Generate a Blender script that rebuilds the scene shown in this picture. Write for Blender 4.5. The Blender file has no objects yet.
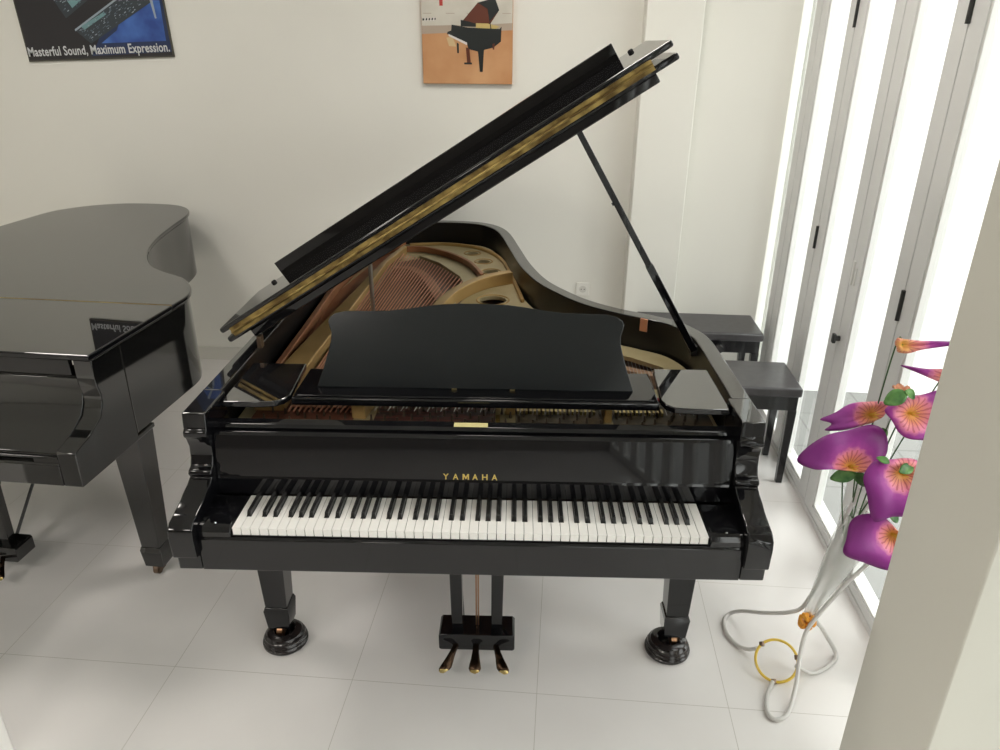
import bpy, bmesh, math, random
from mathutils import Vector, Matrix
random.seed(7)
C = bpy.context.scene.collection
PI = math.pi
V = Vector

# ------------------------------------------------------------------ materials
def mat(name, col, rough=.5, metal=0., spec=.5, coat=0., **kw):
    m = bpy.data.materials.new(name); m.use_nodes = True
    b = m.node_tree.nodes['Principled BSDF']
    b.inputs['Base Color'].default_value = (*col, 1)
    b.inputs['Roughness'].default_value = rough
    b.inputs['Metallic'].default_value = metal
    b.inputs['Specular IOR Level'].default_value = spec
    b.inputs['Coat Weight'].default_value = coat
    b.inputs['Coat Roughness'].default_value = .03
    for k, v in kw.items(): b.inputs[k.replace('_', ' ')].default_value = v
    return m

def noise_mix(m, c1, c2, scale, lo=.4, hi=.6, detail=3, bump=0., stretch=(1, 1, 1)):
    nt = m.node_tree; n = nt.nodes; l = nt.links; b = n['Principled BSDF']
    tc = n.new('ShaderNodeTexCoord'); mp = n.new('ShaderNodeMapping'); mp.inputs['Scale'].default_value = stretch
    no = n.new('ShaderNodeTexNoise'); no.inputs['Scale'].default_value = scale; no.inputs['Detail'].default_value = detail
    cr = n.new('ShaderNodeValToRGB')
    cr.color_ramp.elements[0].position = lo; cr.color_ramp.elements[0].color = (*c1, 1)
    cr.color_ramp.elements[1].position = hi; cr.color_ramp.elements[1].color = (*c2, 1)
    l.new(tc.outputs['Object'], mp.inputs[0]); l.new(mp.outputs[0], no.inputs[0])
    l.new(no.outputs[0], cr.inputs[0]); l.new(cr.outputs[0], b.inputs['Base Color'])
    if bump:
        bp = n.new('ShaderNodeBump'); bp.inputs['Strength'].default_value = bump; bp.inputs['Distance'].default_value = .002
        l.new(no.outputs[0], bp.inputs['Height']); l.new(bp.outputs[0], b.inputs['Normal'])
    return m

M = {}
M['lacquer'] = mat('black_lacquer', (.004, .004, .005), .035, IOR=1.5)
M['lacquer_raised_sheen'] = mat('lacquer_raised_sheen', (.008, .008, .009), .0, IOR=2.3)  # same black lacquer, brighter reflection built in for lid, rim and arm tops
M['shelf_raised_sheen'] = mat('shelf_raised_sheen', (.008, .008, .009), .03, IOR=2.9)  # same lacquer again, reflection raised further to brighten the side shelves
M['lacquer_lifted_sheen'] = mat('black_lacquer_lifted_sheen', (.006, .006, .006), .06, IOR=1.75)  # closed piano: same lacquer, reflection raised to lift its dark sides
M['satin'] = mat('black_satin', (.008, .0105, .012), .16, IOR=1.5)
M['inner'] = mat('inner_rim_black', (.008, .0075, .007), .32, spec=.35)
M['felt_black'] = mat('black_soft', (.008, .008, .008), .8)
M['ivory'] = mat('white_key', (.80, .79, .76), .22)
M['ebony'] = mat('black_key', (.012, .012, .012), .25)
M['brass'] = noise_mix(mat('brass', (.62, .45, .16), .32, 1), (.30, .20, .07), (.62, .50, .22), 9, .3, .7)
M['old_brass'] = noise_mix(mat('old_brass', (.3, .2, .1), .42, .8), (.12, .075, .025), (.44, .32, .11), 6, .40, .66, detail=5, stretch=(3, 20, 3))
M['pedal'] = mat('brass_dark_reflection', (.045, .028, .018), .25, 1)  # brass pedals, their dark reflection put into the colour
M['gold'] = noise_mix(mat('gold_plate', (.46, .29, .10), .36, .35), (.43, .27, .095), (.56, .37, .15), 5, .3, .7)
M['cream_gold'] = noise_mix(mat('pale_gold_plate', (.50, .42, .23), .42, .2), (.46, .38, .20), (.58, .49, .29), 6, .3, .7)
M['copper_plate'] = noise_mix(mat('copper_plate', (.40, .17, .08), .4, .3), (.33, .13, .06), (.45, .21, .10), 5, .3, .7)
M['soundboard'] = noise_mix(mat('soundboard', (.30, .12, .06), .35), (.11, .045, .03), (.20, .09, .05), 4, .3, .7, stretch=(14, 1, 1))
M['copper'] = mat('copper_wire', (.72, .36, .23), .38, .7)
M['steel'] = mat('steel_wire', (.55, .53, .50), .3, 1)
M['pin_rust'] = noise_mix(mat('pin_block_rust', (.2, .07, .04), .45), (.14, .05, .03), (.22, .085, .05), 10, .4, .6)
M['pin_dark'] = noise_mix(mat('pin_block_dark', (.1, .04, .03), .5), (.05, .03, .025), (.16, .045, .03), 14, .4, .6, stretch=(1, 6, 1))
M['pin_olive'] = noise_mix(mat('pin_block_olive', (.12, .08, .04), .45), (.07, .05, .025), (.17, .11, .05), 14, .4, .6)
M['redfelt'] = mat('red_felt', (.30, .02, .02), .9)
M['bridge'] = noise_mix(mat('bridge_wood', (.45, .27, .17), .5), (.40, .22, .14), (.52, .33, .21), 12, .3, .7)
M['pinmetal'] = mat('pin_metal', (.16, .12, .09), .35, .9)
M['letter'] = mat('gold_letter', (.75, .58, .16), .35, .5)
M['glass_flower'] = mat('x', (1, 1, 1))
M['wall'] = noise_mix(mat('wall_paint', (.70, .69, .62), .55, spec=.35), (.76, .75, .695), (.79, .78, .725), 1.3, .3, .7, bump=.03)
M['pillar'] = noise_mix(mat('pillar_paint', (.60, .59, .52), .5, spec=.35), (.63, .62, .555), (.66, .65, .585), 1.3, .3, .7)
M['front'] = mat('front_wall_paint', (.22, .20, .18), .6)
M['ceiling'] = mat('ceiling_paint', (.78, .78, .75), .7)
M['skirting'] = mat('skirting_tile', (.66, .65, .60), .2)
M['alu'] = noise_mix(mat('grey_aluminium', (.70, .70, .69), .38, .0), (.69, .70, .695), (.73, .735, .73), 3, .3, .7)
M['alu_white'] = mat('white_bead', (.72, .72, .70), .4)
M['gasket'] = mat('grey_gasket', (.14, .14, .14), .6)
M['hinge'] = mat('dark_hinge', (.05, .05, .05), .4, .6)
M['white_box'] = mat('white_laminate', (.80, .79, .76), .35)
M['vinyl'] = noise_mix(mat('black_vinyl', (.045, .042, .045), .34), (.038, .036, .038), (.055, .052, .055), 30, .3, .7, bump=.05)
M['bench'] = mat('bench_lacquer', (.012, .012, .013), .12)
M['plastic'] = mat('socket_plastic', (.78, .77, .72), .4)
M['dark'] = mat('dark_hole', (.01, .01, .01), .7)
M['cup'] = mat('cup_plastic', (.015, .012, .012), .16)
M['caster'] = mat('caster_brass', (.42, .24, .14), .3, 1)
M['caster_dark'] = mat('tarnished_brass', (.20, .14, .10), .35, .9)
M['whitewire'] = mat('white_coated_wire', (.60, .59, .57), .3)
M['yellow'] = mat('yellow_plastic', (.72, .50, .06), .35)
M['orange'] = mat('orange_ribbon', (.75, .33, .03), .45)
M['stem'] = mat('stem_green', (.04, .10, .03), .5)
M['steeltube'] = mat('chrome', (.7, .7, .7), .15, 1)
M['pavement'] = mat('pavement', (.50, .50, .49), .7)
M['outer'] = mat('outer_wall', (.88, .88, .87), .8)
M['lamp'] = mat('fill_lamp_glow', (1, 1, 1), .5, Emission_Color=(1, .94, .87, 1), Emission_Strength=12.2)  # glow of the added fill lamps
M['label'] = mat('label_yellow', (.62, .55, .25), .5)

def leafmat():
    m = noise_mix(mat('leaf_green', (.06, .2, .05), .4), (.02, .10, .02), (.14, .32, .08), 25, .35, .65); return m
M['leaf'] = leafmat()

def floor_mat():
    m = mat('floor_tile', (.62, .6, .56), .13, spec=.5)
    nt = m.node_tree; n = nt.nodes; l = nt.links; b = n['Principled BSDF']
    g = n.new('ShaderNodeNewGeometry'); s = n.new('ShaderNodeSeparateXYZ'); l.new(g.outputs['Position'], s.inputs[0])
    def joint(out, off):
        a = n.new('ShaderNodeMath'); a.operation = 'SUBTRACT'; a.inputs[1].default_value = off - 60.; l.new(out, a.inputs[0])
        d = n.new('ShaderNodeMath'); d.operation = 'MODULO'; d.inputs[1].default_value = .6; l.new(a.outputs[0], d.inputs[0])
        e = n.new('ShaderNodeMath'); e.operation = 'LESS_THAN'; e.inputs[1].default_value = .0020; l.new(d.outputs[0], e.inputs[0])
        return e.outputs[0]
    mx = n.new('ShaderNodeMath'); mx.operation = 'MAXIMUM'
    l.new(joint(s.outputs[0], -1.616), mx.inputs[0]); l.new(joint(s.outputs[1], .197), mx.inputs[1])
    no = n.new('ShaderNodeTexNoise'); no.inputs['Scale'].default_value = 1.6; no.inputs['Detail'].default_value = 4
    l.new(g.outputs['Position'], no.inputs[0])
    cr = n.new('ShaderNodeValToRGB')
    cr.color_ramp.elements[0].position = .35; cr.color_ramp.elements[0].color = (.77, .75, .735, 1)
    cr.color_ramp.elements[1].position = .65; cr.color_ramp.elements[1].color = (.83, .81, .795, 1)
    l.new(no.outputs[0], cr.inputs[0])
    mi = n.new('ShaderNodeMix'); mi.data_type = 'RGBA'
    l.new(mx.outputs[0], mi.inputs[0]); l.new(cr.outputs[0], mi.inputs[6]); mi.inputs[7].default_value = (.50, .48, .44, 1)
    l.new(mi.outputs[2], b.inputs['Base Color'])
    mr = n.new('ShaderNodeMix'); mr.inputs[2].default_value = .17; mr.inputs[3].default_value = .6
    l.new(mx.outputs[0], mr.inputs[0]); l.new(mr.outputs[0], b.inputs['Roughness'])
    return m
M['floor'] = floor_mat()

def glass_mat():
    m = bpy.data.materials.new('clear_glass'); m.use_nodes = True
    nt = m.node_tree; n = nt.nodes; l = nt.links
    n.remove(n['Principled BSDF']); out = n['Material Output']
    t = n.new('ShaderNodeBsdfTransparent'); t.inputs[0].default_value = (.93, .95, .94, 1)
    g = n.new('ShaderNodeBsdfGlossy'); g.inputs['Roughness'].default_value = .02
    ge = n.new('ShaderNodeNewGeometry'); dt = n.new('ShaderNodeVectorMath'); dt.operation = 'DOT_PRODUCT'
    l.new(ge.outputs['Normal'], dt.inputs[0]); l.new(ge.outputs['Incoming'], dt.inputs[1])
    def mth(op, a_, b_=None, c_=None):
        x = n.new('ShaderNodeMath'); x.operation = op
        for k_, q_ in enumerate((a_, b_, c_)):
            if q_ is None: continue
            if isinstance(q_, (int, float)): x.inputs[k_].default_value = q_
            else: l.new(q_, x.inputs[k_])
        return x.outputs[0]
    ab = mth('ABSOLUTE', dt.outputs['Value']); om = mth('SUBTRACT', 1., ab); pw = mth('POWER', om, 5.)
    class f: outputs = [mth('MULTIPLY_ADD', pw, .55, .03)]
    mi = n.new('ShaderNodeMixShader')
    l.new(f.outputs[0], mi.inputs[0]); l.new(t.outputs[0], mi.inputs[1]); l.new(g.outputs[0], mi.inputs[2]); l.new(mi.outputs[0], out.inputs[0])
    return m
M['glass'] = glass_mat()

def film_mat():
    m = bpy.data.materials.new('milky_film'); m.use_nodes = True
    nt = m.node_tree; n = nt.nodes; l = nt.links
    b = n['Principled BSDF']; b.inputs['Base Color'].default_value = (.72, .74, .72, 1); b.inputs['Roughness'].default_value = .25
    t = n.new('ShaderNodeBsdfTransparent'); mi = n.new('ShaderNodeMixShader'); mi.inputs[0].default_value = .38
    l.new(t.outputs[0], mi.inputs[1]); l.new(b.outputs[0], mi.inputs[2]); l.new(mi.outputs[0], n['Material Output'].inputs[0])
    return m
M['film'] = film_mat()

def petal_mat():
    # printed silk bloom: deep magenta with a salmon throat and darker radial veins (u = angle, v = distance from the throat)
    m = mat('lily_petal', (.4, .02, .3), .5)
    nt = m.node_tree; n = nt.nodes; l = nt.links; b = n['Principled BSDF']
    def mth(op, a_, b_=None, c_=None):
        x = n.new('ShaderNodeMath'); x.operation = op
        for k_, q_ in enumerate((a_, b_, c_)):
            if q_ is None: continue
            if isinstance(q_, (int, float)): x.inputs[k_].default_value = q_
            else: l.new(q_, x.inputs[k_])
        return x.outputs[0]
    uv = n.new('ShaderNodeUVMap'); uv.uv_map = 'UVMap'
    s = n.new('ShaderNodeSeparateXYZ'); l.new(uv.outputs[0], s.inputs[0])
    cr = n.new('ShaderNodeValToRGB'); e = cr.color_ramp.elements
    e[0].position = 0; e[0].color = (.70, .40, .04, 1)
    e[1].position = 1; e[1].color = (.19, .010, .18, 1)
    for p_, c in ((.10, (.76, .38, .12)), (.26, (.74, .27, .20)), (.46, (.68, .20, .32)), (.58, (.34, .035, .28)), (.75, (.24, .015, .22))):
        x = e.new(p_); x.color = (*c, 1)
    tc = n.new('ShaderNodeTexCoord')
    no = n.new('ShaderNodeTexNoise'); no.inputs['Scale'].default_value = 60; l.new(tc.outputs['Object'], no.inputs[0])
    v = mth('ADD', s.outputs[1], mth('MULTIPLY_ADD', no.outputs[0], .20, -.10)); l.new(v, cr.inputs[0])
    wv = mth('SINE', mth('ADD', mth('MULTIPLY', s.outputs[0], 2 * PI * 19), mth('MULTIPLY', no.outputs[0], 3.)))
    k = mth('MULTIPLY', mth('MULTIPLY', mth('GREATER_THAN', wv, .55), mth('LESS_THAN', v, .47)), mth('GREATER_THAN', v, .14))
    mi = n.new('ShaderNodeMix'); mi.data_type = 'RGBA'; l.new(mth('MULTIPLY', k, .6), mi.inputs[0]); l.new(cr.outputs[0], mi.inputs[6])
    mi.inputs[7].default_value = (.36, .04, .08, 1)
    l.new(mi.outputs[2], b.inputs['Base Color'])
    return m
M['petal'] = petal_mat()

# ------------------------------------------------------------------ mesh helpers
def finish(name, bm, m, parent=None, bevel=0., seg=2, smooth=True, ang=32):
    bmesh.ops.recalc_face_normals(bm, faces=bm.faces)
    if smooth:
        for f in bm.faces: f.smooth = True
        for e in bm.edges:
            if len(e.link_faces) == 2 and e.calc_face_angle(0) > math.radians(ang): e.smooth = False
    me = bpy.data.meshes.new(name); bm.to_mesh(me); bm.free()
    for mm in (m if isinstance(m, (list, tuple)) else [m]): me.materials.append(mm)
    o = bpy.data.objects.new(name, me); C.objects.link(o)
    if parent: o.parent = parent
    if bevel:
        md = o.modifiers.new('bevel', 'BEVEL'); md.width = bevel; md.segments = seg; md.limit_method = 'ANGLE'; md.angle_limit = math.radians(38)
        md.harden_normals = False
    return o

def B(): return bmesh.new()

def box(bm, x0, x1, y0, y1, z0, z1, mi=0, mtx=None):
    vs = [bm.verts.new((x, y, z)) for z in (z0, z1) for y in (y0, y1) for x in (x0, x1)]
    if mtx:
        for v in vs: v.co = mtx @ v.co
    for q in ((0, 2, 3, 1), (4, 5, 7, 6), (0, 1, 5, 4), (2, 6, 7, 3), (0, 4, 6, 2), (1, 3, 7, 5)):
        f = bm.faces.new([vs[i] for i in q]); f.material_index = mi
    return vs

def hexa(bm, bot, top, mi=0):
    """bot, top : 4 points each, same winding"""
    a = [bm.verts.new(p) for p in bot]; b = [bm.verts.new(p) for p in top]
    fs = [bm.faces.new(a[::-1]), bm.faces.new(b)]
    for i in range(4): fs.append(bm.faces.new((a[i], a[(i+1) % 4], b[(i+1) % 4], b[i])))
    for f in fs: f.material_index = mi

def prism(bm, pts, f0, f1, mi=0):
    """pts: 2-D outline, f0/f1 map a 2-D point to the near / far 3-D point"""
    a = [bm.verts.new(f0(*p)) for p in pts]; b = [bm.verts.new(f1(*p)) for p in pts]
    n = len(pts); fs = [bm.faces.new(a[::-1]), bm.faces.new(b)]
    for i in range(n): fs.append(bm.faces.new((a[i], a[(i+1) % n], b[(i+1) % n], b[i])))
    for f in fs: f.material_index = mi
    return fs

def prism_z(bm, pts, z0, z1, mi=0): return prism(bm, pts, lambda x, y: (x, y, z0), lambda x, y: (x, y, z1), mi)
def prism_x(bm, pts, x0, x1, mi=0): return prism(bm, pts, lambda y, z: (x0, y, z), lambda y, z: (x1, y, z), mi)
def prism_y(bm, pts, y0, y1, mi=0): return prism(bm, pts, lambda x, z: (x, y0, z), lambda x, z: (x, y1, z), mi)

def tube(bm, pts, r, n=10, closed=False, mi=0, cap=True):
    pts = [V(p) for p in pts]; N = len(pts); rs = r if isinstance(r, (list, tuple)) else [r] * N
    rings = []; up = None
    for i, p in enumerate(pts):
        if closed: t = (pts[(i+1) % N] - pts[i-1]).normalized()
        else: t = (pts[min(i+1, N-1)] - pts[max(i-1, 0)]).normalized()
        if up is None:
            up = V((0, 0, 1)) if abs(t.z) < .9 else V((1, 0, 0))
        a = (up - t * up.dot(t)).normalized(); up = a; b = t.cross(a)
        rings.append([bm.verts.new(p + (a * math.cos(k * 2 * PI / n) + b * math.sin(k * 2 * PI / n)) * rs[i]) for k in range(n)])
    for i in range(N if closed else N - 1):
        A = rings[i]; Bq = rings[(i+1) % N]
        for k in range(n):
            f = bm.faces.new((A[k], A[(k+1) % n], Bq[(k+1) % n], Bq[k])); f.material_index = mi
    if cap and not closed:
        f = bm.faces.new(rings[0][::-1]); f.material_index = mi; f = bm.faces.new(rings[-1]); f.material_index = mi

def lathe(bm, prof, n=32, c=(0, 0, 0), mi=0):
    rings = []
    for (r, z) in prof:
        if r < 1e-5: rings.append([bm.verts.new((c[0], c[1], c[2] + z))])
        else: rings.append([bm.verts.new((c[0] + r * math.cos(k * 2 * PI / n), c[1] + r * math.sin(k * 2 * PI / n), c[2] + z)) for k in range(n)])
    for A, Bq in zip(rings, rings[1:]):
        for k in range(n):
            vs = ([A[0]] if len(A) == 1 else [A[k], A[(k+1) % n]]) + ([Bq[0]] if len(Bq) == 1 else [Bq[(k+1) % n], Bq[k]])
            f = bm.faces.new(vs); f.material_index = mi

def spline(pts, k=6, closed=False):
    P = [V(p) for p in pts]; N = len(P); out = []
    for i in range(N if closed else N - 1):
        if closed: a, b, c, d = P[i-1], P[i], P[(i+1) % N], P[(i+2) % N]
        else: a, b, c, d = P[max(i-1, 0)], P[i], P[i+1], P[min(i+2, N-1)]
        for j in range(k):
            t = j / k
            out.append(.5 * ((2*b) + (c-a)*t + (2*a-5*b+4*c-d)*t*t + (3*b-a-3*c+d)*t**3))
    if not closed: out.append(P[-1])
    return out

def offset_open(pts, d):
    """offset an open 2-D polyline to its left by d"""
    out = []; N = len(pts)
    for i in range(N):
        t = (pts[min(i+1, N-1)] - pts[max(i-1, 0)]).normalized()
        out.append(V((pts[i].x - t.y * d, pts[i].y + t.x * d)))
    return out

def empty(name, loc, rz=0, label=None, cat=None, group=None):
    o = bpy.data.objects.new(name, None); C.objects.link(o); o.location = loc; o.rotation_euler.z = rz
    o.empty_display_size = .1
    tag(o, label, cat, group); return o

def tag(o, label=None, cat=None, group=None, kind=None):
    if label: o['label'] = label
    if cat: o['category'] = cat
    if group: o['group'] = group
    if kind: o['kind'] = kind
    return o

def copy_tree(o, parent=None):
    c = o.copy(); C.objects.link(c)
    if parent: c.parent = parent
    for ch in list(o.children): copy_tree(ch, c)
    return c

def struct(name, bm, m, label=None, **k):
    o = finish(name, bm, m, None, **k); o['kind'] = 'structure'
    if label: o['label'] = label
    return o

def text_mesh(bm, s, width, height, place, mi=0, spacing=1.0, bold=0., depth=.0006):
    """place(u, v, w) maps text coords (0..width, 0..height, out) to 3-D"""
    cu = bpy.data.curves.new('t', 'FONT'); cu.body = s; cu.size = 1; cu.space_character = spacing; cu.offset = bold; cu.resolution_u = 3
    o = bpy.data.objects.new('t', cu); C.objects.link(o)
    dg = bpy.context.evaluated_depsgraph_get(); me = bpy.data.meshes.new_from_object(o.evaluated_get(dg))
    bpy.data.objects.remove(o)
    xs = [v.co.x for v in me.vertices]; ys = [v.co.y for v in me.vertices]
    x0, x1, y0, y1 = min(xs), max(xs), min(ys), max(ys)
    tmp = B(); tmp.from_mesh(me)
    bmesh.ops.remove_doubles(tmp, verts=tmp.verts, dist=1e-5)
    geom = bmesh.ops.extrude_face_region(tmp, geom=list(tmp.faces))
    top = {v for v in geom['geom'] if isinstance(v, bmesh.types.BMVert)}
    mp = {}
    for v in tmp.verts:
        u = (v.co.x - x0) / (x1 - x0) * width; w = (v.co.y - y0) / (y1 - y0) * height
        mp[v] = bm.verts.new(place(u, w, depth if v in top else 0))
    for f in tmp.faces:
        try: g = bm.faces.new([mp[v] for v in f.verts]); g.material_index = mi
        except ValueError: pass
    tmp.free(); bpy.data.meshes.remove(me); bpy.data.curves.remove(cu)

# ------------------------------------------------------------------ camera (fitted to the room's own lines)
cd = bpy.data.cameras.new('camera'); cam = bpy.data.objects.new('camera', cd); C.objects.link(cam)
R_, U_, F_ = V((.996126, .087716, .006189)), V((-.041071, .401867, .914776)), V((-.077753, .911487, -.403913))
mtx = Matrix((( R_.x, U_.x, -F_.x, .208803), (R_.y, U_.y, -F_.y, -1.542093), (R_.z, U_.z, -F_.z, 1.877018), (0, 0, 0, 1)))
cam.matrix_world = mtx
cd.sensor_width = 36; cd.lens = 735.142 / 1000 * 36; cd.clip_start = .05
bpy.context.scene.camera = cam

# ------------------------------------------------------------------ grand piano
RIM_R = [(.765, .155), (.765, .45), (.765, .70), (.748, .82), (.69, .93), (.60, 1.00), (.50, 1.065), (.40, 1.155), (.32, 1.27), (.24, 1.43), (.175, 1.68),
         (.125, 1.98), (.078, 2.26), (.025, 2.42), (-.06, 2.52), (-.18, 2.565), (-.33, 2.575), (-.48, 2.56), (-.61, 2.49), (-.71, 2.37), (-.765, 2.18), (-.765, 1.6), (-.765, .9), (-.765, .155)]
SHIFT = {.82: -.012, .93: -.02, 2.26: -.05, 1.98: -.04, 1.68: -.02, 2.42: -.06, 2.52: -.06, 2.565: -.03}
def tailed(k):       # the same outline with a shorter tail
    return [(x + (SHIFT.get(y, 0) if k < 1 and x > -.2 else 0), y if y < .7 else .7 + (y - .7) * k) for x, y in RIM_R]

ARM = [(.155, 1.0), (.150, .955), (.142, .948), (.142, .934), (.152, .925), (.163, .895), (.160, .862), (.150, .842), (.134, .837), (.129, .827), (.136, .816), (.116, .806),
       (.085, .798), (.062, .788), (.02, .779), (-.012, .772), (-.028, .757), (-.031, .735), (-.027, .672), (-.006, .666), (-.005, .620), (.30, .620), (.30, 1.0)]
ARM2 = [(.155, 1.0), (.152, .95), (.155, .91), (.163, .88), (.160, .85), (.138, .815), (.075, .785), (.004, .768), (-.005, .760), (-.006, .645), (.30, .645), (.30, 1.0)]

def dshape(pts): return [(p.x, p.y) for p in pts]

def grand_piano(loc, rz, k, is_open, label):
    root = empty('grand_piano', loc, rz, label, 'piano')
    L = M['lacquer'] if is_open else M['lacquer_lifted_sheen']; ZB = .620 if is_open else .645
    out = [V(p) for p in dshape(spline([V((a, b, 0)) for a, b in tailed(k)], 6))]
    out = [V((max(-.765, min(.765, p.x)), p.y)) for p in out]
    inn = offset_open(out, .052)
    inn[0] = V((.713, .30)); inn[-1] = V((-.713, .30)); out[0] = V((.765, .30)); out[-1] = V((-.765, .30))
    inn = [V((p.x, max(p.y, .30))) for p in inn]; out = [V((p.x, max(p.y, .30))) for p in out]
    # rim : a U-shaped wall, swept along the outline
    bm = B(); rows = []
    for a, b in zip(out, inn):
        rows.append([bm.verts.new((a.x, a.y, .67)), bm.verts.new((a.x, a.y, 1.0)), bm.verts.new((b.x, b.y, 1.0)), bm.verts.new((b.x, b.y, .67))])
    for r1, r2 in zip(rows, rows[1:]):
        for j in range(4):
            f = bm.faces.new((r1[j], r1[(j+1) % 4], r2[(j+1) % 4], r2[j])); f.material_index = (0, 2, 1, 0)[j]
    bm.faces.new(rows[0]); bm.faces.new(rows[-1][::-1])
    rm = finish('rim', bm, [L, M['inner'], M['lacquer_raised_sheen']], root, .004, 3)
    # arms of the case beside the keyboard
    for s in (-1, 1):
        bm = B(); xa, xb = sorted((s * .702, s * .765)); prism_x(bm, ARM if is_open else ARM2, xa, xb); am = finish('arm', bm, [L, M['lacquer_raised_sheen']], root, .004, 3, ang=40)
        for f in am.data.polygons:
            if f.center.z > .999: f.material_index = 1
        bm = B(); xa, xb = sorted((s * .616, s * .702))
        prism_x(bm, [(.0, .68), (.0, .735), (.008, .746), (.022, .751), (.15, .751), (.15, .68)], xa, xb); cb = finish('cheek_block', bm, L, root, .003, 3)
        bm = B(); lathe(bm, [(0, .0035), (.0025, .003), (.004, 0)], 12, ((s * .66), .02, .751)); finish('screw', bm, M['steeltube'], cb)
    # keybed, key slip
    bm = B(); box(bm, -.7635, .7635, .008, .49 if is_open else .40, ZB, .662); finish('key_bed', bm, L, root, .003)
    bm = B(); prism_x(bm, [(-.006, ZB + .001), (-.006, .716), (0, .7215), (.007, .7215), (.0075, .716), (.0075, ZB + .001)], -.7005, .7005)
    finish('key_slip', bm, L, root, .0015, 2)
    if is_open:
        keys(root)
    # fallboard
    if is_open:
        bm = B(); prism_x(bm, [(.156, .752), (.158, .800), (.161, .806), (.181, .922), (.187, .930), (.196, .930), (.196, .752)], -.7005, .7005)
        fb = finish('fallboard', bm, L, root, .0015, 2, ang=12)
        # nameboard lettering
        bm = B(); d = V((0, .020, .116)).normalized()
        for i, ch in enumerate('YAMAHA'):
            x0 = -.0795 + i * .0265
            def pl(u, w, o, x0=x0): return V((x0 + u, .1612, .8072)) + d * w + V((0, -d.z, d.y)) * (o + .0003)
            if ch == 'M':
                Mp = [(0, 0), (0, 1), (.24, 1), (.5, .50), (.76, 1), (1, 1), (1, 0), (.80, 0), (.80, .60), (.56, .14), (.44, .14), (.20, .60), (.20, 0)]
                prism(bm, Mp, lambda a_, b_: pl(a_ * .0175, b_ * .0165, 0), lambda a_, b_: pl(a_ * .0175, b_ * .0165, .0006)); continue
            text_mesh(bm, ch, .0150 if ch != 'M' else .0180, .0165, pl, bold=.02 if ch != 'M' else .004)
        finish('lettering', bm, M['letter'], fb, smooth=False)
    else:
        bm = B()
        prism_x(bm, [(.010, .722), (.004, .735), (.006, .752), (.016, .762), (.09, .792), (.135, .818), (.158, .850), (.168, .885), (.170, .930), (.190, .930), (.190, .722)], -.7005, .7005)
        fb = finish('fallboard', bm, L, root, .003, 2, ang=25)
        bm = B(); box(bm, -.70, .70, -.004, .004, .738, .745); finish('fallboard_strip', bm, L, fb, .001)
    bm = B(); prism_x(bm, [(.203, .86), (.203, .934), (.209, .942), (.236, .946), (.240, .94), (.240, .86)], -.7115, .7115)
    lr = finish('lock_rail', bm, L, root, .002)
    if is_open:
        bm = B(); hexa(bm, [(-.052, .211, .9425), (.040, .211, .9425), (.040, .229, .945), (-.052, .229, .945)], [(-.052, .211, .9438), (.040, .211, .9438), (.040, .229, .9464), (-.052, .229, .9464)]); finish('serial_label', bm, M['label'], lr)
    # legs with brass casters; front pair stands in cups
    H0 = .03
    for (lx, ly, base) in ((-.677, .405, H0 if is_open else 0), (.663, .405, H0 if is_open else 0), (-.30, 2.575 - .42 - (1 - k) * 1.9, 0)):
        bm = B()
        def ring(h, z): return [(lx - h, ly - h, z), (lx + h, ly - h, z), (lx + h, ly + h, z), (lx - h, ly + h, z)]
        hexa(bm, ring(.0365, base + .13), ring(.052, .675 if ly > 1 else .613))
        lg = finish('leg', bm, L, root, .002)
        bm = B(); a = ring(.0370, base + .042); b_ = ring(.0430, base + .118); c_ = ring(.0385, base + .132)
        hexa(bm, a, b_); hexa(bm, b_, c_); bmesh.ops.remove_doubles(bm, verts=bm.verts, dist=1e-5)
        finish('leg_collar', bm, L, lg, .002)
        bm = B()
        lathe(bm, [(0, .036), (.012, .036), (.012, .056), (0, .056)], 16, (lx, ly, base))
        box(bm, lx - .014, lx - .010, ly - .03, ly + .012, base + .012, base + .046); box(bm, lx + .010, lx + .014, ly - .03, ly + .012, base + .012, base + .046)
        tube(bm, [(lx - .009, ly - .018, base + .021), (lx + .009, ly - .018, base + .021)], .021, 20)
        finish('caster', bm, M['caster'] if is_open else M['caster_dark'], lg)
    # pedal lyre
    bm = B(); prism_y(bm, [(-.124, .078), (-.124, .128), (-.118, .136), (.118, .136), (.124, .128), (.124, .078), (.118, .072), (-.118, .072)], .292, .385)
    ly = finish('pedal_lyre', bm, L, root, .002)
    for s in (-1, 1):
        bm = B(); hexa(bm, [(s*.0645 - .018, .318, .13), (s*.0645 + .018, .318, .13), (s*.0645 + .018, .352, .13), (s*.0645 - .018, .352, .13)],
                       [(s*.069 - .021, .315, .613), (s*.069 + .021, .315, .613), (s*.069 + .021, .358, .613), (s*.069 - .021, .358, .613)])
        finish('lyre_post', bm, L, ly, .002)
        bm = B(); tube(bm, [(s * .05, .38, .11), (s * .12, .80, .665)], .006, 8); finish('lyre_brace', bm, M['hinge'], ly)
    for x in (-.003, .004):
        bm = B(); tube(bm, [(x, .34, .135), (x, .34, .613)], .0025, 6); finish('pedal_rod', bm, M['caster'], ly)
    for xb, xt in ((-.066, -.104), (-.002, -.003), (.062, .092)):
        bm = B(); rows = []
        for t in (0, .25, .5, .7, .85, .95, 1):
            cx = xb + (xt - xb) * t; y = .295 - .075 * t; z = .092 - .040 * t - .006 * t * t
            w = [.010, .011, .014, .018, .020, .016, .009][(0, .25, .5, .7, .85, .95, 1).index(t)]; h = .007
            dx = (xt - xb) * .35
            rows.append([bm.verts.new((cx - w, y + dx*.2, z)), bm.verts.new((cx - w*.7, y, z + h)), bm.verts.new((cx + w*.7, y, z + h)), bm.verts.new((cx + w, y - dx*.2, z)), bm.verts.new((cx, y, z - h*.6))])
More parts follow.
